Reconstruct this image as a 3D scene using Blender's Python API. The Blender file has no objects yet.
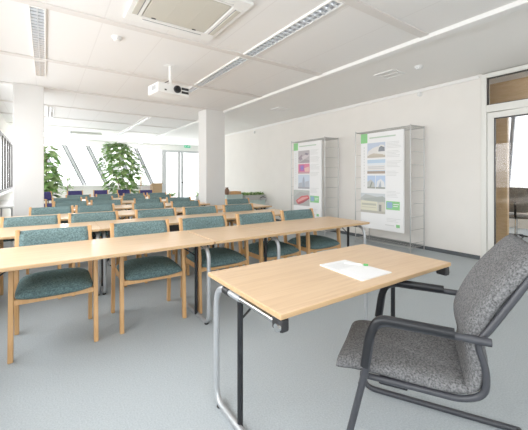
import bpy, bmesh, math, random
from mathutils import Vector, Matrix
random.seed(7)
C = bpy.context.scene.collection
PI = math.pi

# ------------------------------------------------------------------ materials
MATS = {}
def mat(name, col, rough=.5, metal=0., noise=0., nscale=40., bump=0., bscale=200., spec=.5, alpha=1., trans=0., emit=0.):
    m = bpy.data.materials.new(name); m.use_nodes = True
    nt = m.node_tree; b = nt.nodes['Principled BSDF']
    c = (*col, 1)
    b.inputs['Base Color'].default_value = c
    b.inputs['Roughness'].default_value = rough
    b.inputs['Metallic'].default_value = metal
    b.inputs['Specular IOR Level'].default_value = spec
    b.inputs['Alpha'].default_value = alpha
    b.inputs['Transmission Weight'].default_value = trans
    if emit:
        b.inputs['Emission Color'].default_value = c
        b.inputs['Emission Strength'].default_value = emit
    tc = nt.nodes.new('ShaderNodeTexCoord')
    if noise:
        n = nt.nodes.new('ShaderNodeTexNoise'); n.inputs['Scale'].default_value = nscale; n.inputs['Detail'].default_value = 5
        nt.links.new(tc.outputs['Object'], n.inputs['Vector'])
        r = nt.nodes.new('ShaderNodeValToRGB')
        r.color_ramp.elements[0].position = .3; r.color_ramp.elements[1].position = .7
        r.color_ramp.elements[0].color = (*[max(0, x*(1-noise)) for x in col], 1)
        r.color_ramp.elements[1].color = (*[min(1, x*(1+noise)) for x in col], 1)
        nt.links.new(n.outputs['Fac'], r.inputs['Fac'])
        nt.links.new(r.outputs['Color'], b.inputs['Base Color'])
    if bump:
        n2 = nt.nodes.new('ShaderNodeTexNoise'); n2.inputs['Scale'].default_value = bscale; n2.inputs['Detail'].default_value = 4
        nt.links.new(tc.outputs['Object'], n2.inputs['Vector'])
        bp = nt.nodes.new('ShaderNodeBump'); bp.inputs['Strength'].default_value = bump; bp.inputs['Distance'].default_value = .004
        nt.links.new(n2.outputs['Fac'], bp.inputs['Height']); nt.links.new(bp.outputs['Normal'], b.inputs['Normal'])
    MATS[name] = m
    return m

def wood(name, col, dark, scale=(1.2, 22, 22), rough=.45):
    m = mat(name, col, rough)
    nt = m.node_tree; b = nt.nodes['Principled BSDF']
    tc = nt.nodes.new('ShaderNodeTexCoord'); mp = nt.nodes.new('ShaderNodeMapping'); mp.inputs['Scale'].default_value = scale
    n = nt.nodes.new('ShaderNodeTexNoise'); n.inputs['Scale'].default_value = 1.6; n.inputs['Detail'].default_value = 6; n.inputs['Distortion'].default_value = 1.2
    r = nt.nodes.new('ShaderNodeValToRGB')
    r.color_ramp.elements[0].position = .32; r.color_ramp.elements[1].position = .62
    r.color_ramp.elements[0].color = (*dark, 1); r.color_ramp.elements[1].color = (*col, 1)
    nt.links.new(tc.outputs['Object'], mp.inputs['Vector']); nt.links.new(mp.outputs['Vector'], n.inputs['Vector'])
    nt.links.new(n.outputs['Fac'], r.inputs['Fac']); nt.links.new(r.outputs['Color'], b.inputs['Base Color'])
    return m

W_WALL = mat('wall_paint', (.83, .80, .755), .85, noise=.015, nscale=3)
W_COL = mat('column_paint', (.76, .755, .74), .8, noise=.01, nscale=3)
TRIMW = mat('white_trim', (.86, .85, .83), .5)
BASE = mat('baseboard_grey', (.10, .11, .12), .5)
FRAMEG = mat('window_frame_grey', (.22, .23, .25), .45)
FRAMEL = mat('window_frame_light', (.50, .51, .52), .45)
DOORW = mat('door_frame_white', (.80, .79, .74), .4)
GASKET = mat('dark_gasket', (.05, .045, .04), .5)
TOP = wood('beech_top', (.745, .525, .325), (.665, .445, .26), (1.1, 20, 20), .32)
EDGE = wood('beech_edge', (.64, .42, .22), (.57, .36, .18), (1.1, 20, 20), .45)
BEECH = wood('beech_leg', (.70, .41, .185), (.61, .335, .13), (25, 25, 1.4), .4)
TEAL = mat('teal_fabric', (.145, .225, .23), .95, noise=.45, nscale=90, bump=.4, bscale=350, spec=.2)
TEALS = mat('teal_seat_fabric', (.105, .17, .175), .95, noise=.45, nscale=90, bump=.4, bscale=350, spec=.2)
BLUEF = mat('blue_fabric', (.06, .055, .17), .95, noise=.3, nscale=90, spec=.2)
CHROME = mat('chrome', (.62, .63, .64), .22, 1.)
GREYM = mat('grey_lacquer_tube', (.50, .52, .54), .38, .5)
BLACK = mat('black_plastic', (.018, .018, .02), .45)
BLACKM = mat('black_metal', (.014, .015, .018), .4, spec=.35)
CHARC = mat('charcoal_tube', (.04, .042, .05), .42)
GREYF = mat('grey_wool', (.15, .15, .153), .95, noise=.6, nscale=130, bump=.7, bscale=260, spec=.2)
_nt = GREYF.node_tree; _bp0 = [n for n in _nt.nodes if n.type == 'BUMP'][0]
_n = _nt.nodes.new('ShaderNodeTexNoise'); _n.inputs['Scale'].default_value = 7; _n.inputs['Detail'].default_value = 1.5
_bq = _nt.nodes.new('ShaderNodeBump'); _bq.inputs['Strength'].default_value = .55; _bq.inputs['Distance'].default_value = .05
_tcq = [n for n in _nt.nodes if n.type == 'TEX_COORD'][0]
_nt.links.new(_tcq.outputs['Object'], _n.inputs['Vector']); _nt.links.new(_n.outputs['Fac'], _bq.inputs['Height']); _nt.links.new(_bq.outputs['Normal'], _bp0.inputs['Normal'])
PAPER = mat('white_paper', (.88, .88, .88), .8)
GREENP = mat('green_plastic', (.10, .42, .10), .4)
WHITEP = mat('white_plastic', (.82, .82, .80), .4)
VENTG = mat('vent_beige', (.56, .54, .47), .6)
LENS = mat('lens_dark', (.01, .01, .012), .1)
WIRE = mat('steel_wire', (.52, .52, .51), .35, .7)
LEAF = mat('leaf_green', (.17, .33, .085), .55, noise=.5, nscale=6)
LEAFL = mat('leaf_light', (.38, .52, .22), .55, noise=.4, nscale=6)
STEM = mat('stem_brown', (.20, .13, .07), .8)
POT = mat('pot_grey', (.55, .55, .53), .6)
TAN = wood('tan_panel', (.60, .42, .24), (.53, .35, .18), (2, 2, 14), .45)
TEALP = mat('pale_green_box', (.55, .66, .62), .6)
BROWN = mat('brown_pottery', (.20, .10, .06), .5)
EXITG = mat('exit_green', (.04, .42, .22), .5, emit=.3)
MESHB = mat('office_chair_mesh', (.17, .16, .145), .8, noise=.3, nscale=60)
SEAMM = mat('rib_paint', (.72, .69, .66), .7)
SOFFIT = mat('soffit_paint', (.90, .88, .85), .85)
TEXTG = mat('print_grey', (.70, .71, .70), .8)
TEXTM = mat('print_green_grey', (.50, .62, .50), .8)
PGREEN = mat('print_green', (.28, .62, .27), .8)
LOUV = mat('louvre_metal', (.80, .82, .85), .3, .8)
LAMPD = mat('lamp_recess', (.42, .45, .50), .4, .3)

# glass: thin clear pane
GLASS = bpy.data.materials.new('clear_glass'); GLASS.use_nodes = True
_nt = GLASS.node_tree; _nt.nodes.clear()
_o = _nt.nodes.new('ShaderNodeOutputMaterial'); _mx = _nt.nodes.new('ShaderNodeMixShader')
_t = _nt.nodes.new('ShaderNodeBsdfTransparent'); _g = _nt.nodes.new('ShaderNodeBsdfGlossy'); _g.inputs['Roughness'].default_value = .02
_mx.inputs['Fac'].default_value = .025
_nt.links.new(_t.outputs[0], _mx.inputs[1]); _nt.links.new(_g.outputs[0], _mx.inputs[2]); _nt.links.new(_mx.outputs[0], _o.inputs[0])

# carpet
CARPET = mat('carpet', (.245, .27, .29), .95, spec=.1)
_nt = CARPET.node_tree; _b = _nt.nodes['Principled BSDF']
_tc = _nt.nodes.new('ShaderNodeTexCoord')
_n1 = _nt.nodes.new('ShaderNodeTexNoise'); _n1.inputs['Scale'].default_value = 110; _n1.inputs['Detail'].default_value = 3
_n2 = _nt.nodes.new('ShaderNodeTexNoise'); _n2.inputs['Scale'].default_value = 2.2; _n2.inputs['Detail'].default_value = 4
_m = _nt.nodes.new('ShaderNodeMix'); _m.data_type = 'RGBA'; _m.inputs['Factor'].default_value = .30
_r1 = _nt.nodes.new('ShaderNodeValToRGB'); _r2 = _nt.nodes.new('ShaderNodeValToRGB')
_r1.color_ramp.elements[0].position = .3; _r1.color_ramp.elements[1].position = .7
_r1.color_ramp.elements[0].color = (.37, .415, .44, 1); _r1.color_ramp.elements[1].color = (.52, .565, .59, 1)
_r2.color_ramp.elements[0].color = (.40, .44, .465, 1); _r2.color_ramp.elements[1].color = (.50, .54, .56, 1)
_nt.links.new(_tc.outputs['Object'], _n1.inputs['Vector']); _nt.links.new(_tc.outputs['Object'], _n2.inputs['Vector'])
_nt.links.new(_n1.outputs['Fac'], _r1.inputs['Fac']); _nt.links.new(_n2.outputs['Fac'], _r2.inputs['Fac'])
_nt.links.new(_r1.outputs['Color'], _m.inputs['A']); _nt.links.new(_r2.outputs['Color'], _m.inputs['B'])
_nt.links.new(_m.outputs['Result'], _b.inputs['Base Color'])
_bp = _nt.nodes.new('ShaderNodeBump'); _bp.inputs['Strength'].default_value = .5; _bp.inputs['Distance'].default_value = .004
_nt.links.new(_n1.outputs['Fac'], _bp.inputs['Height']); _nt.links.new(_bp.outputs['Normal'], _b.inputs['Normal'])

# ceiling panels: narrow joints every 0.6 m across x
CEIL = mat('ceiling_panel', (.82, .81, .795), .8)
_nt = CEIL.node_tree; _b = _nt.nodes['Principled BSDF']
_tc = _nt.nodes.new('ShaderNodeTexCoord'); _sp = _nt.nodes.new('ShaderNodeSeparateXYZ')
_nt.links.new(_tc.outputs['Object'], _sp.inputs[0])
_d = _nt.nodes.new('ShaderNodeMath'); _d.operation = 'MODULO'; _d.inputs[1].default_value = .62
_ad = _nt.nodes.new('ShaderNodeMath'); _ad.operation = 'ADD'; _ad.inputs[1].default_value = 10.06
_nt.links.new(_sp.outputs['X'], _ad.inputs[0]); _nt.links.new(_ad.outputs[0], _d.inputs[0])
_l = _nt.nodes.new('ShaderNodeMath'); _l.operation = 'LESS_THAN'; _l.inputs[1].default_value = .012
_nt.links.new(_d.outputs[0], _l.inputs[0])
_mx = _nt.nodes.new('ShaderNodeMix'); _mx.data_type = 'RGBA'
_mx.inputs['A'].default_value = (.82, .81, .795, 1); _mx.inputs['B'].default_value = (.765, .75, .735, 1)
_nt.links.new(_l.outputs[0], _mx.inputs['Factor']); _nt.links.new(_mx.outputs['Result'], _b.inputs['Base Color'])

# ------------------------------------------------------------------ mesh helpers
class MB:
    def __init__(s): s.v = []; s.f = []; s.m = []; s.sm = []
    def add(s, vs, fs, mi=0, smooth=False):
        o = len(s.v); s.v += [tuple(v) for v in vs]
        for f in fs: s.f.append([i+o for i in f]); s.m.append(mi); s.sm.append(smooth)
        return s
    def box(s, x0, x1, y0, y1, z0, z1, mi=0):
        vs = [(x, y, z) for z in (z0, z1) for y in (y0, y1) for x in (x0, x1)]
        return s.add(vs, [(0,2,3,1),(4,5,7,6),(0,1,5,4),(2,6,7,3),(0,4,6,2),(1,3,7,5)], mi)
    def hexa(s, lo, hi, mi=0):          # two quads of 4 points each (same winding)
        return s.add(list(lo)+list(hi), [(3,2,1,0),(4,5,6,7),(0,1,5,4),(1,2,6,5),(2,3,7,6),(3,0,4,7)], mi)
    def bar(s, a, b, w, t, up=(0,0,1), mi=0):
        a = Vector(a); b = Vector(b); d = (b-a).normalized(); u = Vector(up)
        if abs(d.dot(u)) > .98: u = Vector((0,1,0))
        x = d.cross(u).normalized()*(w/2); y = x.cross(d).normalized()*(t/2)
        return s.hexa([a-x-y, a+x-y, a+x+y, a-x+y], [b-x-y, b+x-y, b+x+y, b-x+y], mi)
    def tube(s, pts, r, fillet=0, n=10, closed=False, mi=0, sx=1., seg=5):
        pts = [Vector(p) for p in pts]
        if fillet:
            q = []
            N = len(pts)
            for i, p in enumerate(pts):
                if not closed and i in (0, N-1): q.append(p); continue
                a = pts[(i-1) % N]; b = pts[(i+1) % N]
                fl = fillet[i] if isinstance(fillet, (list, tuple)) else fillet
                da = (a-p); db = (b-p); l = min(fl, da.length*.49, db.length*.49)
                if l < 1e-5: q.append(p); continue
                A = p+da.normalized()*l; B = p+db.normalized()*l
                for k in range(seg+1):
                    t = k/seg
                    q.append(A*(1-t)**2 + p*2*t*(1-t) + B*t*t)
            pts = q
        N = len(pts)
        ring0 = None; vs = []
        T = []
        for i in range(N):
            if closed: d = pts[(i+1) % N]-pts[(i-1) % N]
            elif i == 0: d = pts[1]-pts[0]
            elif i == N-1: d = pts[-1]-pts[-2]
            else: d = (pts[i]-pts[i-1]).normalized()+(pts[i+1]-pts[i]).normalized()
            T.append(d.normalized())
        u = T[0].orthogonal().normalized()
        for i in range(N):
            if i:
                ax = T[i-1].cross(T[i])
                if ax.length > 1e-8:
                    u = Matrix.Rotation(T[i-1].angle(T[i]), 3, ax.normalized()) @ u
            w = T[i].cross(u)
            for k in range(n):
                a = 2*PI*k/n
                vs.append(pts[i] + (u*math.cos(a)*sx + w*math.sin(a))*r)
        fs = []
        for i in range(N if closed else N-1):
            j = (i+1) % N
            for k in range(n):
                l = (k+1) % n
                fs.append((i*n+k, i*n+l, j*n+l, j*n+k))
        s.add(vs, fs, mi, True)
        if not closed:
            s.add(vs[:n], [tuple(range(n-1, -1, -1))], mi); s.add(vs[-n:], [tuple(range(n))], mi)
        return s
    def cyl(s, a, b, r, n=16, mi=0): return s.tube([a, b], r, n=n, mi=mi)
    def lathe(s, prof, c=(0,0,0), n=24, mi=0):
        vs = []; fs = []
        for r, z in prof:
            for k in range(n): vs.append((c[0]+r*math.cos(2*PI*k/n), c[1]+r*math.sin(2*PI*k/n), c[2]+z))
        for i in range(len(prof)-1):
            for k in range(n):
                l = (k+1) % n; fs.append((i*n+k, i*n+l, (i+1)*n+l, (i+1)*n+k))
        s.add(vs, fs, mi, True)
        s.add(vs[:n], [tuple(range(n-1, -1, -1))], mi); s.add(vs[-n:], [tuple(range(n))], mi)
        return s
    def build(s, name, mats, parent=None, bevel=0, subsurf=0):
        me = bpy.data.meshes.new(name); me.from_pydata(s.v, [], s.f)
        if not isinstance(mats, (list, tuple)): mats = [mats]
        for m in mats: me.materials.append(m)
        for p, mi, sm in zip(me.polygons, s.m, s.sm): p.material_index = mi; p.use_smooth = sm
        bm = bmesh.new(); bm.from_mesh(me); bmesh.ops.recalc_face_normals(bm, faces=bm.faces); bm.to_mesh(me); bm.free()
        o = bpy.data.objects.new(name, me); C.objects.link(o)
        if parent: o.parent = parent
        if bevel:
            b = o.modifiers.new('bevel', 'BEVEL'); b.width = bevel; b.segments = 3; b.limit_method = 'ANGLE'; b.angle_limit = math.radians(40)
        if subsurf:
            b = o.modifiers.new('sub', 'SUBSURF'); b.levels = subsurf; b.render_levels = subsurf
        return o

def tag(o, label, cat, group=None):
    o['label'] = label; o['category'] = cat
    if group: o['group'] = group
    return o
def thing(name, label, cat, loc=(0,0,0), rz=0, group=None):
    o = bpy.data.objects.new(name, None); C.objects.link(o); o.empty_display_size = .1
    o.location = loc; o.rotation_euler = (0, 0, rz)
    return tag(o, label, cat, group)
def struct(o): o['kind'] = 'structure'; return o
def dup(root, loc, rz, label, group=None):
    r = root.copy(); C.objects.link(r); r.location = loc; r.rotation_euler = (0, 0, rz); r['label'] = label
    if group: r['group'] = group
    for ch in list(root.children):
        c = ch.copy(); C.objects.link(c); c.parent = r
        for g in list(ch.children):
            d = g.copy(); C.objects.link(d); d.parent = c
    return r

# ------------------------------------------------------------------ room shell
XL, XR, YF, YN, H = -.95, 5.6, 15.5, -2.6, 2.9
struct(MB().box(XL-.3, 10.2, YN, YF+.3, -.1, 0).build('floor', CARPET))
struct(MB().box(XL-.3, 3.56, YN, YF+.3, H, H+.12).build('ceiling', CEIL))
struct(MB().box(3.56, 10.2, YN, YF+.3, H, H+.12).build('ceiling', SOFFIT))
# beam between panelled ceiling and plain soffit
struct(MB().box(3.53, 3.66, YN, YF, H-.05, H).build('trim_1', TRIMW, bevel=.008))
# cross ribs
for k, y in enumerate((.28, 1.94, 3.6, 5.26, 6.92, 8.58, 10.24, 11.9, 13.56)):
    struct(MB().box(XL, 3.53, y-.05, y+.05, H-.014, H).build('trim_%d' % (k+2), SEAMM))
# right wall with glazed door opening (Y 0.75 .. 2.17)
DY0, DY1 = .75, 2.17
struct(MB().box(XR, XR+.14, DY1, 11.0, 0, H).build('wall_right', W_WALL))
struct(MB().box(XR, XR+.14, YN, DY0, 0, H).build('wall_right', W_WALL))
struct(MB().box(1.6, 10.2, YN-.1, YN, 0, H).build('wall_near_blocker', W_WALL))  # unseen partial wall behind the camera, added to darken the right side
struct(MB().box(XR+.14, 9.2, 10.9, 11.0, 0, H).build('wall_back', W_WALL))
struct(MB().box(XR-.016, XR, DY1+.02, 11.0, 0, .065).build('baseboard_right', BASE, bevel=.004))
struct(MB().box(XR-.03, XR, DY1+.03, 11.0, H-.065, H-.012).build('trim_20', TRIMW, bevel=.006))
# left wall: sill band, head band, posts
struct(MB().box(XL-.2, XL, YN, YF, 0, .88).build('wall_left', W_WALL))
struct(MB().box(XL-.2, XL, YN, YF, 2.46, H).build('wall_left', W_WALL))
struct(MB().box(XL-.06, XL+.14, YN, YF, .86, .90).build('trim_21', TRIMW, bevel=.006))
y = YN; wn = 1
while y < YF-.3:
    y1 = min(y+1.44, YF)
    f = MB()
    f.box(XL-.045, XL+.005, y, y+.07, .9, 2.46); f.box(XL-.045, XL+.005, y1-.07, y1, .9, 2.46)
    f.box(XL-.04, XL+.002, y+.07, y1-.07, .9, .96); f.box(XL-.04, XL+.002, y+.07, y1-.07, 2.40, 2.46)
    f.box(XL-.04, XL+.002, y+.68, y+.74, .96, 2.40)
    o = struct(f.build('window_%d' % wn, GASKET)); wn += 1
    MB().box(XL-.025, XL-.018, y+.05, y1-.05, .94, 2.42).build('pane', GLASS, o)
    y = y1
# far wall: sill band, header, leaning roof-window bars, terrace door at right
struct(MB().box(XL-.2, 4.62, YF, YF+.25, 0, .92).build('wall_far', W_WALL))
struct(MB().box(XL-.2, 9.2, YF, YF+.25, 2.62, H).build('wall_far', TRIMW))
struct(MB().box(XL-.2, 4.62, YF-.16, YF+.02, .90, .95).build('trim_22', TRIMW))
LEAN = -.75/1.68
def leaner(xb, w, y0, y1, z0=.95, z1=2.62):
    dx = LEAN*(z1-z0)
    return ([(xb, y0, z0), (xb+w, y0, z0), (xb+w, y1, z0), (xb, y1, z0)], [(xb+dx, y0, z1), (xb+w+dx, y0, z1), (xb+w+dx, y1, z1), (xb+dx, y1, z1)])
xs = [-.35, .50, 1.34, 2.20, 3.30, 4.16]
for i in range(len(xs)):
    f = MB(); f.hexa(*leaner(xs[i]-.07, .05, YF+.02, YF+.12)); f.hexa(*leaner(xs[i]+.07, .05, YF+.02, YF+.12))
    o = struct(f.build('window_%d' % wn, FRAMEG)); wn += 1
    MB().hexa(*leaner(xs[i]-.02, .09, YF+.03, YF+.10)).build('window_frame', FRAMEL, o)
    if i < len(xs)-1:
        MB().hexa(*leaner(xs[i]+.12, xs[i+1]-xs[i]-.19, YF+.06, YF+.066)).build('pane', GLASS, o)
struct(MB().hexa(*leaner(2.62, .42, YF-.05, YF+.2)).build('wall_far', TRIMW))
# terrace door (frame posts) at the far right
f = MB(); f.box(4.62, 4.84, YF-.02, YF+.12, 0, 2.62)
struct(f.build('door_2', FRAMEL))
f = MB(); f.box(5.42, 5.54, YF-.02, YF+.10, 0, 2.62); f.box(5.60, 5.70, YF-.02, YF+.10, 0, 2.62)
f.box(4.84, 5.42, YF, YF+.1, 0, .14); f.box(5.7, 9.2, YF, YF+.1, 0, .14); f.box(4.84, 9.2, YF, YF+.1, 2.52, 2.62)
f.box(6.9, 7.05, YF, YF+.1, .14, 2.52)
o = struct(f.build('door_3', FRAMEL))
MB().box(4.84, 9.2, YF+.04, YF+.046, .14, 2.52).build('pane', GLASS, o)
MB().box(5.60, 5.70, YF-.07, YF-.02, 1.0, 1.05).build('door_handle', BLACKM, o)
MB().box(XR+.14, XR+.2, 10.9, 11, 0, .01)
struct(MB().box(9.2, 9.4, 10.9, YF+.3, 0, H).build('wall_back', W_WALL))
# columns
struct(MB().box(-.46, -.03, 6.84, 7.27, 0, H).build('column', W_COL, bevel=.01))
struct(MB().box(3.09, 3.58, 6.90, 7.36, 0, H).build('column', W_COL, bevel=.01))
struct(MB().box(-.475, -.015, 6.825, 7.285, 0, .06).build('baseboard_column', BASE))

# exit sign by the terrace door
t = thing('exit_sign', 'small green emergency exit sign above the terrace door', 'sign', (5.78, YF-.35, 2.80))
MB().box(-.15, .15, -.02, .02, -.055, .065).build('sign_box', EXITG, t, bevel=.006)
f = MB()   # running figure
f.box(-.108, -.094, -.024, -.021, .028, .046); f.hexa([(-.105,-.024,-.008),(-.085,-.024,-.008),(-.085,-.021,-.008),(-.105,-.021,-.008)], [(-.098,-.024,.026),(-.078,-.024,.026),(-.078,-.021,.026),(-.098,-.021,.026)])
f.bar((-.098,-.0225,-.004), (-.12,-.0225,-.036), .003, .011); f.bar((-.090,-.0225,-.004), (-.068,-.0225,-.032), .003, .011)
f.build('running_figure', PAPER, t)
f = MB(); f.box(-.02, .06, -.024, -.021, .0, .014); f.hexa([(.06,-.024,-.022),(.06,-.021,-.022),(.062,-.021,-.022),(.062,-.024,-.022)], [(.06,-.024,.036),(.06,-.021,.036),(.105,-.021,.008),(.105,-.024,.008)])
f.build('arrow', PAPER, t)
MB().cyl((0,0,.065), (0,0,.10), .008).build('hanger', BLACKM, t)

# ------------------------------------------------------------------ glazed office door in the right wall
X0 = XR-.03; X1 = XR+.10
f = MB()
f.box(X0, X1, DY1-.075, DY1, 0, H-.02); f.box(X0, X1, DY0, DY0+.075, 0, H-.02)
f.box(X0, X1, DY0+.075, DY1-.075, H-.085, H-.02); f.box(X0, X1, DY0+.075, DY1-.075, 2.285, 2.395)
d1 = struct(f.build('door_1', DOORW, bevel=.006))
MB().box(XR+.03, XR+.036, DY0+.07, DY1-.07, 2.39, H-.08).build('pane', GLASS, d1)
g = MB()
for a in ((DY0+.075, DY0+.087, 2.395, H-.085), (DY1-.087, DY1-.075, 2.395, H-.085)): g.box(XR-.005, XR+.04, *a)
g.box(XR-.005, XR+.04, DY0+.075, DY1-.075, 2.395, 2.407); g.box(XR-.005, XR+.04, DY0+.075, DY1-.075, H-.097, H-.085)
g.build('gasket', GASKET, d1)
f = MB()      # the door leaf
la, lb = DY0+.085, DY1-.085
f.box(XR-.02, XR+.03, lb-.085, lb, .01, 2.275); f.box(XR-.02, XR+.03, la, la+.085, .01, 2.275)
f.box(XR-.02, XR+.03, la+.085, lb-.085, 2.19, 2.275); f.box(XR-.02, XR+.03, la+.085, lb-.085, .01, .12)
f.build('door_leaf', DOORW, d1, bevel=.005)
MB().box(XR+.003, XR+.009, la+.08, lb-.08, .11, 2.2).build('pane', GLASS, d1)
g = MB(); g.box(XR-.012, XR+.02, lb-.099, lb-.085, .12, 2.19); g.box(XR-.012, XR+.02, la+.085, la+.099, .12, 2.19); g.box(XR-.012, XR+.02, la+.085, lb-.085, 2.176, 2.19)
g.build('gasket', GASKET, d1)

# office beyond the door
struct(MB().box(6.35, 6.42, 2.08, 4.4, 0, H).build('wall_office', TAN))
struct(MB().box(6.35, 6.42, YN, 2.08, 2.36, H).build('wall_office', TAN))
struct(MB().box(XR+.14, 10.2, 4.4, 4.5, 0, H).build('wall_office', W_WALL))
struct(MB().box(9.9, 10.0, YN, 4.4, 0, .75).build('wall_office', W_WALL))
f = MB()
for yb in (3.9, 3.1, 1.9, .7):
    f.hexa([(9.9, yb+.12, .75), (9.98, yb+.12, .75), (9.98, yb+.2, .75), (9.9, yb+.2, .75)], [(9.9, yb-.02, H), (9.98, yb-.02, H), (9.98, yb+.06, H), (9.9, yb+.06, H)])
f.box(9.9, 9.98, YN, 4.4, 2.84, H); f.box(9.9, 9.98, YN, 4.4, .75, .80)
o = struct(f.build('window_%d' % wn, FRAMEG)); wn += 1
MB().box(9.94, 9.946, YN, 4.4, .8, 2.84).build('pane', GLASS, o)

# ------------------------------------------------------------------ folding tables
def leg_frame(root, sx, L):
    """end frame at local x = sx*(L/2-.05): grey C tube on local -y side, dark square leg in the middle"""
    x = sx*(L/2-.03)
    t = MB().tube([(x, .29, .018), (x, -.295, .018), (x, -.295, .680), (x, -.02, .680)], .0175, [0, .09, .125, 0], n=12, seg=9).build('tube_leg', GREYM, root)
    MB().tube([(x, -.20, .680), (x, .285, .680)], .0145, n=12).build('crossbar', CHROME, root)
    MB().tube([(x, -.19, .680), (x, -.13, .680)], .022, n=12).build('joint_sleeve', BLACK, root)
    MB().tube([(x-sx*.012, -.045, .02), (x-sx*.012, -.045, .680)], .0155, n=12).build('support_leg', BLACKM, root)
    c = MB().box(x-.022, x+.022, .275, .345, .655, .712).build('clamp', BLACK, root, bevel=.010)
    MB().cyl((x+sx*.020, .325, .677), (x+sx*.034, .325, .677), .018).build('clamp_cap', CHROME, c)
    MB().tube([(x-sx*.012, -.045, .56), (x-sx*.22, -.045, .712)], .006, n=8).build('brace', BLACKM, root)
    for yy in (-.25, .27): MB().lathe([(.017, 0), (.02, .004), (.016, .012)], (x, yy, 0), 12).build('foot_glide', BLACK, root)
def tabletop(root, L, D):
    m = MB().box(-L/2, L/2, -D/2, D/2, .714, .74)
    o = m.build('tabletop', [TOP, EDGE], root, bevel=.006)
    for p in o.data.polygons:
        if abs(p.normal.z) < .5: p.material_index = 1
    return o
def make_table(label, loc, rz, L=1.4, D=.7, group=None):
    t = thing('folding_table', label, 'table', loc, rz, group)
    tabletop(t, L, D)
    leg_frame(t, -1, L); leg_frame(t, 1, L)
    return t
def make_plate(label, loc, L=.7, D=.7):
    t = thing('bridging_table', label, 'table', loc, 0, 'linking tops in the rows')
    tabletop(t, L-.014, D)
    for sx in (-1, 1):
        x = sx*(L/2-.05)
        for yy in (-.23, .23): MB().box(x-.03, x+.03, yy-.03, yy+.03, .700, .7145).build('hook_bracket', BLACKM, t, bevel=.003)
    return t
desk = make_table('single beech folding desk standing alone in front, with notepad on it', (1.48, 1.37, 0), PI)
GR = 'folding tables in rows'
G0 = .003
make_table('long beech folding table forming the left part of the front row', (.405, 2.85, 0), 0, 1.59-G0, group=GR)
t1 = make_table('beech folding table at the right end of the front row, facing the desk', (2.6, 2.85, 0), 0, 1.4-G0, group=GR)
make_plate('square linking tabletop between the two folding tables of the front row', (1.55, 2.85, 0))
ordw = ['front', 'second', 'third', 'fourth', 'fifth', 'sixth']
RY = [2.5, 3.80, 5.0, 6.15, 7.40, 8.58]
for r, xc in ((1, [-.2, 1.2, 2.6]), (2, [.12, 1.52, 2.92]), (3, [.75, 2.15]), (4, [.9, 2.3]), (5, [.9, 2.3])):
    for i, x in enumerate(xc):
        pos = (['left', 'middle', 'right'] if len(xc) == 3 else ['left', 'right'])[i]
        front_panel = r == 1 and i == 1
        d = dup(t1, (x, RY[r]+.35, 0), 0, 'beech folding table%s, %s one of the %s row from the front' % (' with black front panel' if front_panel else '', pos, ordw[r]))
        if front_panel: MB().box(-.64, .64, -.315, -.300, .44, .712).build('modesty_panel', BLACK, d, bevel=.004)

# ------------------------------------------------------------------ row chairs (beech armchairs)
def cushion(w, d, h, nx=12, ny=12, edge=.35):
    """pillow-like pad, w x d, thickness h, flat-ish bottom"""
    m = MB(); vs = []
    def sup(u):  # superellipse fall-off
        return (1-abs(u)**3.2)**(1/2.2) if abs(u) < 1 else 0
    for side in (1, -1):
        for j in range(ny+1):
            for i in range(nx+1):
                u = -1+2*i/nx; v = -1+2*j/ny
                u = math.sin(u*PI/2); v = math.sin(v*PI/2)
                k = sup(u)*sup(v)
                rx = 1-.06*v**4; ry = 1-.06*u**4
                vs.append((u*w/2*rx, v*d/2*ry, side*k*h*(.62 if side > 0 else .38)))
    n = (nx+1)*(ny+1); fs = []
    for s_ in (0, 1):
        for j in range(ny):
            for i in range(nx):
                a = s_*n+j*(nx+1)+i; q = (a, a+1, a+nx+2, a+nx+1)
                fs.append(q if s_ == 0 else q[::-1])
    m.add(vs, fs, 0, True)
    return m
def weld(o, d=.0006):
    bm = bmesh.new(); bm.from_mesh(o.data); bmesh.ops.remove_doubles(bm, verts=bm.verts, dist=d); bmesh.ops.recalc_face_normals(bm, faces=bm.faces); bm.to_mesh(o.data); bm.free(); return o

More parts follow.
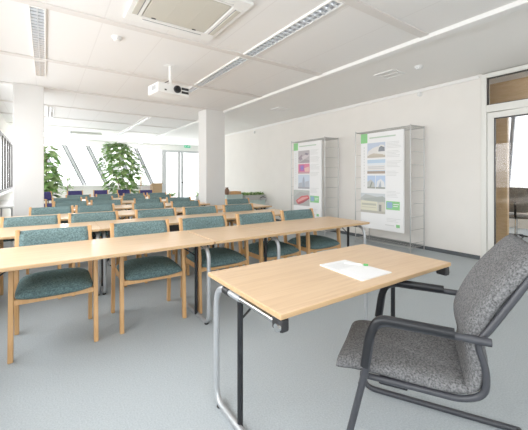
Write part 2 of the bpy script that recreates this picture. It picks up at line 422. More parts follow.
def make_chair(name, label, loc, rz, fab, fabs, W=.572, group=None, backtop=.845):
    t = thing(name, label, 'chair', loc, rz, group)
    hw = W/2
    for s in (-1, 1):
        # front leg, rises to the arm, leaning slightly
        MB().bar((s*(hw-.02), -.25, 0), (s*(hw-.022), -.215, .645), .032, .044, (0,1,0)).build('leg', BEECH, t, bevel=.006)
        # rear leg / upright with a kink at seat height
        u = MB(); x0 = s*(hw-.02); a = .016
        zz = [(0, .235), (.42, .205), (.62, .235), (backtop+.005, .30)]
        for (za, ya), (zb, yb) in zip(zz, zz[1:]):
            u.hexa([(x0-a, ya-.022, za), (x0+a, ya-.022, za), (x0+a, ya+.022, za), (x0-a, ya+.022, za)], [(x0-a, yb-.022, zb), (x0+a, yb-.022, zb), (x0+a, yb+.022, zb), (x0-a, yb+.022, zb)])
        weld(u.build('leg', BEECH, t, bevel=.005))
        MB().box(s*(hw-.021)-.02, s*(hw-.021)+.02, -.255, .225, .635, .660).build('armrest', BEECH, t, bevel=.007)
    f = MB(); iw = hw-.037
    f.box(-iw, iw, -.243, -.222, .388, .428); f.box(-iw, iw, .19, .21, .385, .435)
    f.box(-iw-.002, -iw+.02, -.222, .19, .385, .435); f.box(iw-.02, iw+.002, -.222, .19, .385, .435)
    f.build('seat_frame', BEECH, t, bevel=.004)
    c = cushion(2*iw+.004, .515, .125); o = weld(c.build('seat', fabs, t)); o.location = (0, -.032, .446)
    # curved upholstered back between the uprights
    nx, nz = 12, 6; vs = []; m = MB(); z0, z1 = .585, backtop-.006
    for s_ in (0, 1):
        for j in range(nz+1):
            for i in range(nx+1):
                u = -1+2*i/nx; v = j/nz; z = z0+(z1-z0)*v
                yc = .222+(.075)*((z-.585)/.26)+.022*(1-u*u)
                e = (1-abs(2*v-1)**4)**.5
                th = .006+.016*e
                vs.append((u*(iw+.004), yc+(-th if s_ == 0 else th), z))
    n = (nx+1)*(nz+1); fs = []
    for s_ in (0, 1):
        for j in range(nz):
            for i in range(nx):
                q = (s_*n+j*(nx+1)+i, s_*n+j*(nx+1)+i+1, s_*n+(j+1)*(nx+1)+i+1, s_*n+(j+1)*(nx+1)+i); fs.append(q)
    for i in range(nx):
        fs.append((i, i+1, n+i+1, n+i)); k = nz*(nx+1); fs.append((k+i, k+i+1, n+k+i+1, n+k+i))
    for j in range(nz):
        k = j*(nx+1); fs.append((k, k+nx+1, n+k+nx+1, n+k)); k += nx; fs.append((k, k+nx+1, n+k+nx+1, n+k))
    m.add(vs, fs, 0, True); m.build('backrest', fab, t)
    g = MB()
    return t
ROWS = [[.065, .79, 1.475, 2.18, 2.86],
        [-.14, .51, 1.28, 1.96, 2.62],
        [.07, .66, 1.50, 2.18, 3.30],
        [.39, .99, 1.78, 2.46],
        [.39, 1.02, 1.78, 2.40],
        [.69, 1.36, 2.03, 2.66]]
n5 = ['leftmost', 'second from left', 'middle', 'second from right', 'rightmost']
n4 = ['leftmost', 'second from left', 'second from right', 'rightmost']
c0 = None
for r, xs_ in enumerate(ROWS):
    for i, x in enumerate(xs_):
        lab = 'beech armchair with teal upholstery, %s of the chairs in the %s row' % ((n5 if len(xs_) == 5 else n4)[i], ordw[r])
        yy = RY[r]+(.58, .485, .51, .53, .53, .53)[r]+random.uniform(-.01, .015)
        rz = random.uniform(-.02, .02)
        if c0 is None: c0 = make_chair('dining_chair', lab, (x, yy, 0), rz, TEAL, TEALS, group='teal chairs in rows'); c0.name = 'conference_chair'
        else: dup(c0, (x, yy, 0), rz, lab)
# blue chairs far behind
bl = ['leftmost, partly behind the left column', 'second from left', 'middle one', 'second from right', 'rightmost']
b0 = None
for i, (x, y, rz) in enumerate(((.08, 11.3, .5), (.80, 11.6, .1), (1.5, 11.7, -.1), (2.28, 11.7, .1), (2.78, 10.95, -.15))):
    lab = 'beech chair with dark blue back at the far windows, %s' % bl[i]
    if b0 is None: b0 = make_chair('visitor_chair', lab, (x, y, 0), rz, BLUEF, BLUEF, .46, 'blue chairs at the far end', .86)
    else: dup(b0, (x, y, 0), rz, lab)

# ------------------------------------------------------------------ grey cantilever armchair at the desk
ch = thing('cantilever_chair', 'grey wool cantilever armchair with black tubular frame beside the desk', 'chair', (1.44, .985, 0), math.radians(30))
# local: +x to the chair's right, +y forward
def sheet(prof, w, thick, nx=14, side_curve=.03, topround=0.):
    """upholstered pad following a (y,z) profile, width w, closed, rounded edges"""
    # resample profile by Catmull-Rom
    P = [Vector((0, a, b)) for a, b in prof]; Q = []
    for i in range(len(P)-1):
        p0 = P[max(i-1, 0)]; p1 = P[i]; p2 = P[i+1]; p3 = P[min(i+2, len(P)-1)]
        for k in range(5):
            t = k/5
            Q.append(.5*((2*p1)+(p2-p0)*t+(2*p0-5*p1+4*p2-p3)*t*t+(3*p1-p0-3*p2+p3)*t**3))
    Q.append(P[-1]); N = len(Q); vs = []
    for s_ in (1, -1):
        for j, q in enumerate(Q):
            d = (Q[min(j+1, N-1)]-Q[max(j-1, 0)]).normalized(); nrm = Vector((0, -d.z, d.y))
            v = -1+2*j/(N-1)
            ev = (1-abs(v)**6)**.5
            for i in range(nx+1):
                u = math.sin((-1+2*i/nx)*PI/2)
                e = (1-abs(u)**5)**.5*ev
                wv = w/2*(1-topround*max(0, (v-.55)/.45)**2.2)
                off = s_*thick*.5*e + side_curve*(u*u)
                vs.append((u*wv, q.y+nrm.y*off, q.z+nrm.z*off))
    n = N*(nx+1); fs = []
    for s_ in (0, 1):
        for j in range(N-1):
            for i in range(nx):
                a = s_*n+j*(nx+1)+i; fs.append((a, a+1, a+nx+2, a+nx+1))
    m = MB(); m.add(vs, fs, 0, True); return m
# seat pad: front edge -> rear
o = weld(sheet([(.205, .394), (.15, .412), (.03, .417), (-.12, .414), (-.25, .414), (-.335, .424)], .475, .085, side_curve=-.012).build('seat', GREYF, ch), .001)
o = weld(sheet([(-.325, .418), (-.355, .46), (-.365, .53), (-.350, .63), (-.385, .73), (-.44, .83), (-.515, .93), (-.572, 1.01)], .475, .085, side_curve=-.010, topround=.12).build('backrest', GREYF, ch), .001)
for s in (-1, 1):
    xa = s*.275
    MB().tube([(xa, -.392, .664), (xa, .035, .668), (xa+s*.004, .062, .47), (xa+s*.004, .168, .016), (xa-s*.01, -.60, .016)], .0155, [0, .075, .05, .085, 0], n=12, seg=8).build('leg', CHARC, ch)
    MB().tube([(xa, -.27, .674), (xa, .018, .678), (xa+s*.002, .052, .60), (xa+s*.003, .072, .46)], .0205, [0, .07, .05, 0], n=12, seg=7).build('armrest', BLACKM, ch)
    MB().tube([(s*.222, .10, .386), (s*.222, -.15, .388), (s*.226, -.30, .390), (s*.230, -.380, .43), (s*.231, -.385, .53), (s*.232, -.350, .635), (s*.232, -.39, .69), (s*.232, -.457, .805), (s*.231, -.515, .905), (s*.222, -.575, 1.0)], .0135, [0, .04, .09, .05, .06, .05, .04, .04, .04, 0], n=12, seg=6).build('frame_tube', CHARC, ch)
    b = MB(); b.cyl((s*.232, -.352, .655), (s*.28, -.352, .662), .011); b.build('arm_bolt', BLACKM, ch)
MB().tube([(-.27, -.60, .016), (.27, -.60, .016)], .0145, n=12).build('rear_runner', CHARC, ch)
MB().tube([(-.275, .088, .372), (.275, .088, .372)], .014, n=12).build('cross_tube', CHARC, ch)
MB().box(-.22, .22, -.10, .02, .360, .383).build('support_plate', BLACKM, ch, bevel=.006)
MB().tube([(-.225, -.565, .985), (.225, -.565, .985)], .012, n=10).build('cross_tube', CHARC, ch)

# ------------------------------------------------------------------ notepad and pen on the desk
np_ = thing('notepad', 'white paper notepad lying open on the single desk', 'notepad', (1.525, 1.272, .74), math.radians(0))
MB().add([(-.135,-.172,0),(.125,-.172,0),(.115,.168,0),(-.105,.178,0),(-.135,-.172,.006),(.125,-.172,.006),(.115,.168,.006),(-.105,.178,.006)], [(3,2,1,0),(4,5,6,7),(0,1,5,4),(1,2,6,5),(2,3,7,6),(3,0,4,7)]).build('sheet_block', PAPER, np_)
f = MB()
for k in range(9): f.box(-.10, .08-random.random()*.05, .13-k*.012, .133-k*.012, .0062, .0065)
f.build('printed_lines', TEXTG, np_)
pen = thing('marker_pen', 'white pen with a green cap lying on the notepad', 'pen', (1.60, 1.31, .7525), math.radians(-55))
MB().tube([(-.075, 0, 0), (.03, 0, 0)], .0055, n=10).build('barrel', WHITEP, pen)
MB().tube([(.040, 0, 0), (.068, 0, 0)], .0068, n=10).build('cap', GREENP, pen)

# ------------------------------------------------------------------ wire display racks with posters
def rack(label, yc):
    t = thing('display_rack', label, 'rack', (5.32, yc, 0), 0, 'wire display racks')
    # local: x -.22 (room side) .. +.22 (wall side), y -.58..+.58
    hx, hy, Ht = .215, .58, 2.2
    for sx in (-1, 1):
        for sy in (-1, 1):
            p = MB().tube([(sx*hx, sy*hy, 0), (sx*hx, sy*hy, Ht)], .0085, n=8); p.build('post', WIRE, t)
    for sy in (-1, 1):
        for k in range(10):
            z = .16+k*.225
            MB().tube([(-hx, sy*hy, z), (hx, sy*hy, z)], .0045, n=6).build('rung', WIRE, t)
    for z, nm in ((Ht-.03, 'top_shelf'), (.085, 'bottom_shelf')):
        m = MB()
        m.tube([(-hx, -hy, z), (hx, -hy, z), (hx, hy, z), (-hx, hy, z)], .007, n=6, closed=True)
        for k in range(1, 24):
            y_ = -hy+2*hy*k/24; m.tube([(-hx, y_, z), (hx, y_, z)], .003, n=5)
        m.tube([(0, -hy, z), (0, hy, z)], .004, n=5)
        m.build(nm, WIRE, t)
    m = MB().bar((-hx, -hy, Ht-.03), (hx, hy, Ht-.03), .006, .006); m.bar((hx, -hy, Ht-.03), (-hx, hy, Ht-.03), .006, .006)
    m.build('diagonal_brace', WIRE, t)
    return t
rack('wire display rack on the right wall nearest the glazed door', 3.63)
rack('wire display rack on the right wall further from the glazed door', 5.64)

PCOL = {}
def pc(col):
    k = tuple(round(c, 3) for c in col)
    if k not in PCOL: PCOL[k] = mat('print_%d' % len(PCOL), col, .8)
    return PCOL[k]
def poster(label, yc, pics, wide=.90):
    """board facing -x at x=5.08; u runs 0..1 from photo-left (large y) to right (small y), v from top"""
    zt, zb = 2.125, .325; Y1 = yc+wide/2
    t = thing('poster_board', label, 'poster', (5.07, yc, zb), 0, 'poster boards hung on the wire racks')
    MB().box(0, .028, -wide/2, wide/2, 0, zt-zb).build('board', PAPER, t, bevel=.003)
    def P(u, v, lay): return (-.001-.0008*lay, wide/2-u*wide, (1-v)*(zt-zb))
    def rect(m, u0, v0, u1, v1, mi=0, lay=1): m.add([P(u0,v0,lay),P(u1,v0,lay),P(u1,v1,lay),P(u0,v1,lay)], [(0,1,2,3)], mi)
    rect(m := MB(), 0, .0, .17, .10); m.build('green_square', PGREEN, t)
    rect(m := MB(), .22, .045, .83, .058); m.build('title_line', TEXTM, t)
    for blk in ((.11, .17), (.20, .27), (.30, .36), (.40, .445), (.60, .66), (.87, .90)):
        v = blk[0]; m = MB()
        while v < blk[1]:
            rect(m, .63, v, .63+random.uniform(.2, .33), v+.005); v += .014
        m.build('text_block', TEXTG, t)
    m = MB()
    for k in range(14): rect(m, .075, .14+k*.031, .10, .14+k*.031+random.uniform(.012, .024))
    m.build('side_lettering', TEXTG, t)
    m = MB(); rect(m, .62, .70, .92, .785, 0); rect(m, .64, .71, .76, .77, 1, 2); rect(m, .78, .725, .90, .732, 2, 2); rect(m, .78, .745, .88, .752, 2, 2)
    m.build('badge', [PGREEN, pc((.30, .45, .62)), PAPER], t)
    m = MB(); rect(m, .84, .925, .92, .955); rect(m, .60, .935, .80, .945, 1); m.build('logo', [PGREEN, TEXTG], t)
    for (u0, v0, u1, v1, bg, shapes) in pics:
        cols = []; m = MB()
        def mi_(c):
            if c not in cols: cols.append(c)
            return cols.index(c)
        rect(m, u0, v0, u1, v1, mi_(bg))
        for L, (poly, c) in enumerate(shapes):
            m.add([P(u0+(u1-u0)*a, v0+(v1-v0)*b, 2+L) for a, b in poly], [tuple(range(len(poly)))], mi_(c))
        m.build('picture', [pc(c) for c in cols], t)
    return t
sky = (.50, .60, .75); white = (.82, .82, .82); ground = (.52, .46, .38); dk = (.22, .22, .24)
def R_(a, b, c, d): return [(a, b), (c, b), (c, d), (a, d)]
picsA = [
 (.17, .105, .60, .26, (.55, .62, .74), [(R_(0, .75, 1, 1), (.55, .50, .42)), ([(0, .85), (.05, .55), (.3, .35), (.6, .25), (.62, .85)], (.78, .76, .74)), ([(.58, .85), (.6, .3), (.75, .15), (.95, .2), (1, .5), (1, .85)], (.80, .80, .78)), ([(.63, .6), (.66, .35), (.78, .24), (.97, .35), (.98, .6)], (.25, .27, .30)), ([(.1, .8), (.35, .7), (.9, .8), (.9, .86), (.1, .86)], (.60, .54, .46))]),
 (.17, .28, .60, .425, (.52, .66, .80), [(R_(0, .25, 1, .42), (.78, .82, .86)), (R_(0, .42, 1, .78), (.80, .78, .76)), (R_(.05, .5, .95, .55), (.55, .58, .62)), (R_(.05, .62, .95, .66), (.58, .58, .60)), (R_(0, .82, 1, 1), (.42, .34, .28))]),
 (.17, .445, .60, .58, (.50, .62, .80), [([(0, 1), (0, .5), (.2, .3), (.42, .6), (.42, 1)], (.55, .56, .55)), ([(.5, 1), (.55, .45), (.75, .25), (.95, .5), (1, 1)], (.80, .81, .82)), ([(.12, .9), (.25, .45), (.3, .5), (.2, .95)], (.30, .34, .30)), ([(.62, .9), (.75, .4), (.8, .9)], (.45, .50, .58)), (R_(0, .88, 1, 1), (.36, .38, .34)), (R_(.46, 0, .49, 1), (.86, .87, .88))]),
 (0, .63, .60, .835, (.62, .66, .68), [([(0, .25), (.2, .05), (1, .25), (1, .5), (0, .45)], (.50, .52, .50)), ([(.1, .3), (.9, .12), (1, .2), (1, .4), (.2, .4)], (.42, .45, .42)), ([(0, .38), (.7, .42), (.7, .92), (0, .88)], (.74, .72, .58)), (R_(.05, .52, .65, .62), (.52, .52, .44)), (R_(.05, .70, .65, .74), (.60, .58, .48)), ([(.72, .45), (.95, .4), (1, .55), (1, .95), (.72, .92)], (.62, .60, .52)), ([(.76, .55), (.86, .55), (.86, .92), (.76, .9)], (.30, .30, .28)), (R_(0, .88, 1, 1), (.50, .48, .42))]),
]
picsB = [
 (.18, .11, .60, .275, (.52, .48, .50), [([(0, .6), (.3, .3), (.5, .55), (.2, .8)], (.36, .30, .34)), ([(.3, .5), (.9, .25), (1, .45), (.45, .75)], (.66, .60, .62)), ([(.1, .95), (.6, .7), (1, .8), (1, 1), (.1, 1)], (.40, .36, .38)), ([(.55, .3), (.7, .18), (.95, .3), (.8, .4)], (.28, .25, .30))]),
 (.18, .285, .60, .415, (.72, .26, .36), [(R_(.1, .12, .55, .75), (.55, .18, .42)), ([(.2, .3), (.4, .15), (.5, .5), (.3, .7)], (.30, .25, .60)), ([(.55, .45), (.95, .3), (.95, .8), (.6, .8)], (.80, .55, .50)), (R_(0, .85, 1, 1), (.60, .40, .42))]),
 (.18, .43, .60, .615, (.62, .70, .80), [([(.35, .9), (.4, .3), (.5, .1), (.56, .3), (.6, .9)], (.42, .46, .54)), ([(0, 1), (.05, .6), (.35, .55), (.35, 1)], (.48, .50, .55)), ([(.6, 1), (.62, .5), (.95, .42), (1, 1)], (.52, .54, .60)), (R_(0, .88, 1, 1), (.40, .40, .44))]),
 (0, .635, .60, .84, (.52, .54, .52), [([(0, .5), (.4, .1), (.9, .2), (1, .5), (1, 1), (0, 1)], (.46, .46, .45)), ([(.15, .7), (.5, .38), (.92, .30), (1, .45), (.6, .8), (.25, .92)], (.66, .18, .18)), ([(.25, .7), (.55, .47), (.88, .40), (.9, .46), (.55, .66), (.3, .8)], (.78, .40, .38)), ([(.3, .85), (.62, .68), (.98, .46), (1, .52), (.62, .82), (.32, .95)], (.40, .12, .14))]),
]
poster('white poster board with pale building photos and green corner, nearest the door', 3.60, picsA)
poster('white poster board with red building photo and green corner, further from the door', 5.61, picsB, .96)

# ------------------------------------------------------------------ ceiling fittings
def luminaire(label, x0, y0, y1, w=.15):
    t = thing('louvre_light', label, 'ceiling light', (x0, y0, H), 0, 'recessed louvre lights')
    L = y1-y0
    f = MB(); f.box(0, .014, 0, L, -.022, 0); f.box(w-.014, w, 0, L, -.022, 0); f.box(.014, w-.014, 0, .014, -.022, 0); f.box(.014, w-.014, L-.014, L, -.022, 0)
    f.build('housing', TRIMW, t)
    MB().box(.014, w-.014, .014, L-.014, -.006, -.001).build('reflector', LAMPD, t)
    m = MB(); n = int(L/.075)
    for k in range(1, n):
        y = L*k/n
        m.hexa([(.014, y-.014, -.004), (w-.014, y-.014, -.004), (w-.014, y+.014, -.004), (.014, y+.014, -.004)], [(.014, y-.003, -.022), (w-.014, y-.003, -.022), (w-.014, y+.003, -.022), (.014, y+.003, -.022)])
    m.box(w/2-.004, w/2+.004, .014, L-.014, -.022, -.006)
    m.build('louvre', LOUV, t)
    return t
luminaire('louvre strip light in the right ceiling line, nearest to the desk', 2.11, 1.99, 3.55)
luminaire('louvre strip light in the right ceiling line, ending behind the projector', 2.11, 3.65, 5.21)
luminaire('louvre strip light in the right ceiling line beyond the projector, near column', 2.11, 5.31, 5.75)
luminaire('far louvre strip light in the right ceiling line, nearer half', 2.17, 8.63, 10.19)
luminaire('far louvre strip light in the right ceiling line, farther half', 2.17, 10.29, 11.85)
luminaire('farthest louvre strip light in the right ceiling line above big plant', 2.17, 11.95, 13.5)
luminaire('louvre strip light at upper left, the longer near one', -.14, 3.65, 5.21, .14)
luminaire('louvre strip light at upper left, short one just before the column', -.14, 5.31, 6.1, .14)
luminaire('small louvre strip light just right of the left column top', .02, 8.63, 10.19, .14)

ac = thing('ceiling_cassette', 'large square ceiling air conditioner with beige grille, top centre', 'air conditioner', (1.10, 2.92, H))
f = MB(); h = .47
f.box(-h, h, -h, -h+.14, -.035, 0); f.box(-h, h, h-.14, h, -.035, 0); f.box(-h, -h+.14, -h+.14, h-.14, -.035, 0); f.box(h-.14, h, -h+.14, h-.14, -.035, 0)
f.build('frame', WHITEP, ac, bevel=.01)
MB().box(-h+.15, h-.15, -h+.15, h-.15, -.03, -.002).build('grille', VENTG, ac, bevel=.006)
for k in (-.11, .11): MB().box(k-.003, k+.003, -h+.16, h-.16, -.0315, -.029).build('grille_seam', VENTG, ac)
for a in range(4):
    r = Matrix.Rotation(a*PI/2, 4, 'Z')
    o = MB().box(-.30, .30, -h+.045, -h+.095, -.042, -.030).build('air_flap', VENTG if a % 2 else WHITEP, ac, bevel=.004); o.matrix_local = r
    o = MB().box(-.31, .31, -h+.095, -h+.104, -.0365, -.030).build('air_slot', FRAMEG, ac); o.matrix_local = r
for dx in (-.22, .20):
    MB().box(dx-.02, dx+.02, h-.175, h-.163, -.037, -.028).build('latch', BLACK, ac)
ac2 = thing('ceiling_cassette', 'distant ceiling air conditioner in front of the leaning windows', 'air conditioner', (1.22, 13.4, H))
MB().box(-.48, .48, -.4, .4, -.09, 0).build('frame', WHITEP, ac2, bevel=.03)
MB().box(-.33, .33, -.27, .27, -.10, -.085).build('grille', VENTG, ac2, bevel=.006)
MB().box(-.52, -.48, -.45, -.41, -.2, 0).build('bracket', FRAMEL, ac2)

def detector(label, loc, rr=.055, wall=False):
    t = thing('smoke_detector', label, 'smoke detector', loc)
    MB().lathe([(rr, 0), (rr, -.012), (rr*.9, -.016)]).build('base', WHITEP, t)
    MB().lathe([(rr*.82, -.016), (rr*.8, -.028), (rr*.62, -.042), (rr*.3, -.045)]).build('head', WHITEP, t)
    g = MB()
    for k in range(8): a = k*PI/4; g.box(rr*.72*math.cos(a)-.005, rr*.72*math.cos(a)+.005, rr*.72*math.sin(a)-.005, rr*.72*math.sin(a)+.005, -.035, -.024)
    g.build('vent_slot', FRAMEL, t)
    if wall: t.rotation_euler = (0, PI/2, 0)
    return t
detector('round white smoke detector on ceiling left of the projector', (.67, 3.96, H))
detector('round white smoke detector on the plain soffit near the glazed door', (4.45, 2.53, H), .06)
detector('round white wall sensor high above the nearer display rack', (XR, 3.16, 2.80), .045, True)
detector('round white wall sensor high up beside the farther column', (XR, 8.7, 2.76), .045, True)
def vent(label, x, y, s=.17):
    t = thing('ceiling_vent', label, 'vent', (x, y, H))
    f = MB(); f.box(-s, s, -s, -s+.03, -.012, 0); f.box(-s, s, s-.03, s, -.012, 0); f.box(-s, -s+.03, -s+.03, s-.03, -.012, 0); f.box(s-.03, s, -s+.03, s-.03, -.012, 0); f.box(-.012, .012, -s+.03, s-.03, -.012, 0)
    f.build('frame', TRIMW, t); m = MB()
    for k in range(9): y_ = -s+.045+k*(2*s-.09)/8; m.bar((-s+.03, y_, -.005), (s-.03, y_, -.005), .012, .004)
    m.build('slat', SOFFIT, t)
vent('square ceiling vent in the plain soffit near the glazed door', 4.42, 2.98)
vent('square ceiling vent in the plain soffit near the farther rack', 4.55, 5.95)

# projector
pr = thing('projector', 'white ceiling projector with black lens hanging from a short pole', 'projector', (1.46, 4.55, 2.47), math.radians(8))
MB().box(-.24, .24, -.16, .17, -.015, .125).build('body', WHITEP, pr, bevel=.018)
MB().tube([(.045, -.16, .062), (.045, -.185, .062)], .052, n=20).build('lens_ring', BLACK, pr)
MB().tube([(.045, -.186, .062), (.045, -.190, .062)], .034, n=20).build('lens', LENS, pr)
for za in (.018, .068): MB().box(.115, .225, -.166, -.155, za, za+.034).build('front_vent', BLACK, pr)
m = MB()
for k in range(6): m.box(-.244, -.238, -.10+k*.022, -.09+k*.022, .03, .09)
m.build('side_vent', FRAMEL, pr)
MB().box(-.14, -.11, -.163, -.158, .02, .04).build('sensor', BLACK, pr)
MB().cyl((.02, .0, .135), (.02, .0, .43), .022).build('pole', TRIMW, pr)
MB().box(-.05, .09, -.06, .06, .425, .43).build('ceiling_plate', TRIMW, pr)
m = MB(); m.box(-.13, .16, -.012, .012, .118, .138); m.box(-.03, .07, -.11, .11, .114, .126); m.build('mount_bracket', FRAMEL, pr)
MB().tube([(0, 0, .21), (-.09, -.03, .15), (-.16, .02, .13), (-.2, .1, .11)], .006, n=8).build('cable', BLACK, pr)

# ------------------------------------------------------------------ plants
def leaf(m, base, dirv, L, W, mi=0, droop=.25):
    d = Vector(dirv).normalized(); up = Vector((0, 0, 1)); s = d.cross(up)
    if s.length < .05: s = Vector((1, 0, 0))
    s.normalize(); n = s.cross(d).normalized()
    b = Vector(base); vs = []
    prof = [(0, .05), (.25, .75), (.5, 1), (.78, .7), (1, .03)]
    for t, w in prof:
        c = b+d*L*t-up*droop*L*t*t
        vs += [c-s*W*w/2+n*.12*W*w, c, c+s*W*w/2+n*.12*W*w]
    fs = []
    for i in range(4):
        a = i*3; fs += [(a, a+1, a+4, a+3), (a+1, a+2, a+5, a+4)]
    m.add(vs, fs, mi, True)
def plant(name, label, loc, pot, stems, leaves, cat='plant'):
    t = thing(name, label, cat, loc)
    pr_, ph = pot
    MB().lathe([(pr_*.72, 0), (pr_*.95, ph*.9), (pr_, ph*.92), (pr_, ph), (pr_*.9, ph), (pr_*.86, ph*.9)], n=20).build('pot', POT, t)
    m = MB()
    for s_ in stems: m.tube(s_, .014, n=6)
    m.build('stem', STEM, t)
    m = MB(); leaves(m); m.build('foliage', [LEAF, LEAFL], t)
    return t
def big(m):
    for k in range(700):
        a = random.uniform(0, 2*PI); z = .72+1.86*random.random()**.9
        env = .84*(1-((z-1.45)/1.15)**2)**.5 if abs(z-1.45) < 1.14 else .1
        if z > 2.1: a0 = PI*.9
        r = env*random.uniform(.25, 1)**.6
        cx = -.22*max(0, (z-1.4))
        d = (math.cos(a), math.sin(a), random.uniform(-.6, .45))
        leaf(m, (cx+r*math.cos(a)*.85, r*math.sin(a)*.6, z), d, random.uniform(.17, .28), random.uniform(.13, .19), 0 if random.random() < .42 else 1)
plant('ficus_tree', 'large bushy indoor tree with broad leaves before leaning windows', (2.44, 12.95, 0), (.24, .38),
      [[(0, 0, .3), (.03, .02, .9), (-.1, 0, 1.6), (-.28, 0, 2.3)], [(.03, 0, .3), (.15, .05, 1.0), (.3, .05, 1.7)], [(-.03, 0, .3), (-.2, -.05, 1.1), (-.4, 0, 1.6)]], big)
def pole(m):
    for k in range(240):
        a = random.uniform(0, 2*PI); z = random.uniform(.7, 2.3)
        r = .05+.20*random.random()
        leaf(m, (r*math.cos(a), r*math.sin(a), z), (math.cos(a), math.sin(a), random.uniform(-.5, .2)), random.uniform(.18, .28), random.uniform(.17, .24), 0 if random.random() < .35 else 1, .35)
plant('climbing_plant', 'tall climbing plant with large round leaves half hidden behind left column', (.02, 12.1, 0), (.20, .35), [[(0, 0, .3), (0, 0, 2.05)], [(.04, 0, .3), (.05, .03, 1.6)]], pole)
def palm(m):
    for k in range(70):
        a = random.uniform(0, 2*PI); z = random.uniform(.7, 1.25)
        leaf(m, (.05*math.cos(a), .05*math.sin(a), z), (math.cos(a), math.sin(a), random.uniform(.3, 1.4)), random.uniform(.35, .55), .045, 1, .55)
plant('palm_plant', 'pale feathery palm between the climbing plant and leaning windows', (.62, 12.8, 0), (.17, .32), [[(0, 0, .28), (0, 0, 1.2)]], palm)
def grass(m):
    for k in range(60):
        a = random.uniform(0, 2*PI)
        leaf(m, (.04*math.cos(a), .04*math.sin(a), .48), (math.cos(a), math.sin(a), random.uniform(.3, 1.6)), random.uniform(.35, .55), .04, random.randint(0, 1), .5)
plant('spider_plant', 'low spiky potted plant beside the terrace door post', (4.35, 13.2, 0), (.2, .46), [[(0, 0, .4), (0, 0, .5)]], grass)
plant('spider_plant', 'low spiky potted plant before the terrace door glass, near far column', (5.75, 13.6, 0), (.2, .46), [[(0, 0, .4), (0, 0, .5)]], grass)

# wooden lectern and stand at far end
lc = thing('lectern', 'light wooden lectern panel standing before the terrace door post', 'lectern', (3.27, 11.5, 0), 0)
MB().box(-.17, .17, -.02, .02, .02, 1.06).build('front_panel', TAN, lc, bevel=.006)
MB().hexa([(-.18, -.06, 1.06), (.18, -.06, 1.06), (.18, .28, .98), (-.18, .28, .98)], [(-.18, -.06, 1.085), (.18, -.06, 1.085), (.18, .28, 1.005), (-.18, .28, 1.005)]).build('reading_top', TAN, lc)
for s in (-1, 1): MB().box(s*.16-.01, s*.16+.01, .02, .26, .02, .99).build('side_panel', TAN, lc)
MB().box(-.19, .19, -.08, .3, 0, .025).build('base', TAN, lc, bevel=.005)
st = thing('easel', 'thin upright wooden easel left of the wooden lectern', 'easel', (2.80, 11.85, 0))
MB().box(-.022, .022, -.02, .02, .02, 1.30).build('upright', TAN, st, bevel=.004)
MB().box(-.02, .42, -.025, -.02, .80, .98).build('white_board', PAPER, st)
MB().bar((-.25, 0, .015), (.25, 0, .015), .05, .03).build('foot', TAN, st); MB().bar((0, -.2, .015), (0, .2, .015), .05, .03).build('foot', TAN, st)

# ------------------------------------------------------------------ sideboard with boxes and planter right of the far column
sb = thing('sideboard', 'pale green low cabinet against the right wall behind the third row', 'cabinet', (4.95, 8.3, 0))
MB().box(-.80, .62, -.25, .25, .04, .60).build('carcass', TEALP, sb, bevel=.006)
for k in range(3): 
    d = MB().box(-.78+k*.466, -.33+k*.466, -.262, -.25, .07, .58).build('door', TEALP, sb, bevel=.003)
    MB().box(-.39+k*.466, -.37+k*.466, -.275, -.262, .30, .38).build('handle', GREYM, d)
MB().box(-.78, .60, -.22, .23, 0, .04).build('plinth', BASE, sb)
bx = thing('storage_box', 'pale green cardboard box on the cabinet beside the far column', 'box', (4.52, 8.28, .60))
MB().box(-.27, .27, -.18, .18, 0, .17).build('body', TEALP, bx, bevel=.004)
MB().box(-.278, .278, -.188, .188, .15, .185).build('lid', TEALP, bx, bevel=.004)
cr = thing('wooden_tray', 'small wooden slatted tray on top of the pale green box', 'tray', (4.60, 8.28, .785))
m = MB(); m.box(-.17, .17, -.12, .12, 0, .012); m.build('bottom', BEECH, cr)
for s in (-1, 1):
    for za, zb_ in ((.012, .05), (.06, .09)): MB().box(-.17, .17, s*.12-.008, s*.12+.008, za, zb_).build('side_slat', BEECH, cr)
    MB().box(s*.165-.008, s*.165+.008, -.12, .12, .012, .09).build('end_board', BEECH, cr)
vs_ = tag(MB().lathe([(.05, 0), (.075, .06), (.07, .13), (.04, .18), (.05, .21)], (4.33, 8.22, .785), 18).build('vase', BROWN), 'dark brown pottery vase on the pale green box beside the column', 'vase')
pl = thing('planter_box', 'long grey planter trough of small green plants on the cabinet', 'planter', (5.18, 8.2, .60))
m = MB(); m.hexa([(-.28, -.13, 0), (.33, -.13, 0), (.33, .13, 0), (-.28, .13, 0)], [(-.34, -.16, .15), (.38, -.16, .15), (.38, .16, .15), (-.34, .16, .15)]); m.build('trough', POT, pl, bevel=.008)
m = MB()
for k in range(150):
    leaf(m, (random.uniform(-.32, .35), random.uniform(-.13, .13), .145), (random.uniform(-.6, .6), random.uniform(-.6, .6), random.uniform(.8, 1.6)), random.uniform(.10, .19), .05, random.randint(0, 1), .4)
m.build('plants', [LEAF, LEAFL], pl)
mg = thing('magazine_holder', 'dark grey open holder at the right end of the cabinet', 'holder', (5.46, 8.02, .60))
MB().tube([(-.10, .0, .06), (.0, .0, .11), (.10, .0, .06)], .012, .05, n=8).build('handle', CHARC, mg)
MB().box(-.11, .11, -.03, .03, 0, .06).build('body', FRAMEL, mg, bevel=.006)

# ------------------------------------------------------------------ left ledge: white bench with grey steel legs
lt = thing('side_table', 'white side table with grey steel legs by the left windows', 'table', (-.70, 8.9, 0))
MB().box(-.22, .17, -1.0, 1.2, .70, .73).build('tabletop', WHITEP, lt, bevel=.005)
for yy in (-.8, .05, .95):
    MB().tube([(-.18, yy, 0), (-.18, yy, .69), (.14, yy, .69), (.14, yy, 0)], .016, .05, n=8).build('leg', GREYM, lt)

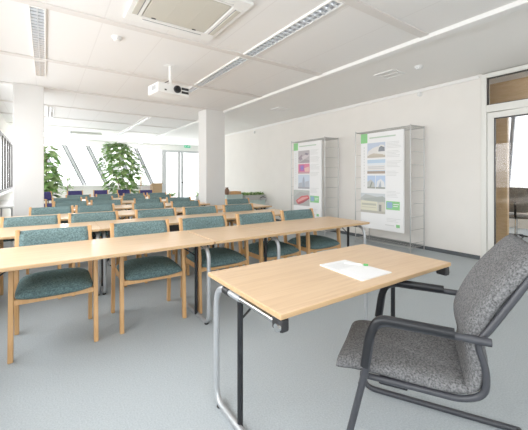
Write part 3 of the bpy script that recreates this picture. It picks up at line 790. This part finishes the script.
# ------------------------------------------------------------------ office chair and desk beyond the glass
oc = thing('office_chair', 'black office swivel chair seen through the glazed door', 'chair', (8.02, 2.48, 0), math.radians(-75))
o = weld(cushion(.46, .46, .10).build('seat', MESHB, oc)); o.location = (0, 0, .48)
o = weld(cushion(.44, .52, .07).build('backrest', MESHB, oc)); o.matrix_local = Matrix.Translation((0, -.26, .84)) @ Matrix.Rotation(math.radians(98), 4, 'X')
MB().tube([(0, -.20, .46), (0, -.30, .50), (0, -.28, .8)], .022, .06, n=8).build('back_support', BLACKM, oc)
MB().cyl((0, 0, .10), (0, 0, .45), .03).build('gas_column', CHROME, oc)
for k in range(5):
    a = k*2*PI/5
    l = MB().bar((0, 0, .11), (.29*math.cos(a), .29*math.sin(a), .075), .045, .03).build('leg', BLACKM, oc)
    MB().cyl((.29*math.cos(a)-.02*math.sin(a), .29*math.sin(a)+.02*math.cos(a), .03), (.29*math.cos(a)+.02*math.sin(a), .29*math.sin(a)-.02*math.cos(a), .03), .03).build('caster', BLACK, l)
for s in (-1, 1): MB().tube([(s*.22, .02, .46), (s*.27, .02, .5), (s*.27, .02, .66), (s*.27, -.14, .67)], .014, .04, n=8).build('armrest', BLACKM, oc)
od = thing('office_desk', 'light wooden office desk at the right edge behind the glazed door', 'desk', (8.75, 1.62, 0))
MB().box(-.6, .6, -.9, .62, .71, .74).build('tabletop', TOP, od, bevel=.004)
for sx in (-1, 1):
    for yy in (-.82, .55): MB().box(sx*.52-.025, sx*.52+.025, yy-.025, yy+.025, 0, .71).build('leg', GREYM, od)

# ------------------------------------------------------------------ world, lights, camera
w = bpy.data.worlds.new('World'); bpy.context.scene.world = w; w.use_nodes = True
bg = w.node_tree.nodes['Background']; bg.inputs['Color'].default_value = (.95, .98, 1, 1); bg.inputs['Strength'].default_value = 1.55
def area(name, loc, rot, sx, sy, power, col=(1, 1, 1)):
    l = bpy.data.lights.new(name, 'AREA'); l.shape = 'RECTANGLE'; l.size = sx; l.size_y = sy; l.energy = power; l.color = col
    o = bpy.data.objects.new(name, l); C.objects.link(o); o.location = loc; o.rotation_euler = rot
    return o
area('window_light_far', (2.0, YF+.6, 1.8), (PI/2, 0, PI), 6, 1.6, 210)
area('window_light_left', (XL-.5, 8, 1.7), (0, -PI/2, 0), 1.6, 14, 60)

area('window_light_left_near', (XL-.6, 1.6, 2.1), (0, -PI/3, 0), 1.4, 6.5, 60, (.96, .98, 1))

cam = bpy.data.cameras.new('camera'); co = bpy.data.objects.new('camera', cam); C.objects.link(co)
cam.sensor_width = 36; cam.lens = 36*318.08/528; cam.shift_y = -(215-177.1)/528
co.location = (0, 0, 1.295); co.rotation_euler = (PI/2, 0, -.601)
cam.clip_start = .05
sc = bpy.context.scene; sc.camera = co
sc.view_settings.view_transform = 'Standard'; sc.view_settings.look = 'None'
sc.view_settings.exposure = 1.08; sc.view_settings.gamma = 1.1
sc.cycles.max_bounces = 10; sc.cycles.diffuse_bounces = 6; sc.cycles.glossy_bounces = 4; sc.cycles.transparent_max_bounces = 12
sc.cycles.use_denoising = True; sc.cycles.caustics_reflective = False; sc.cycles.caustics_refractive = False
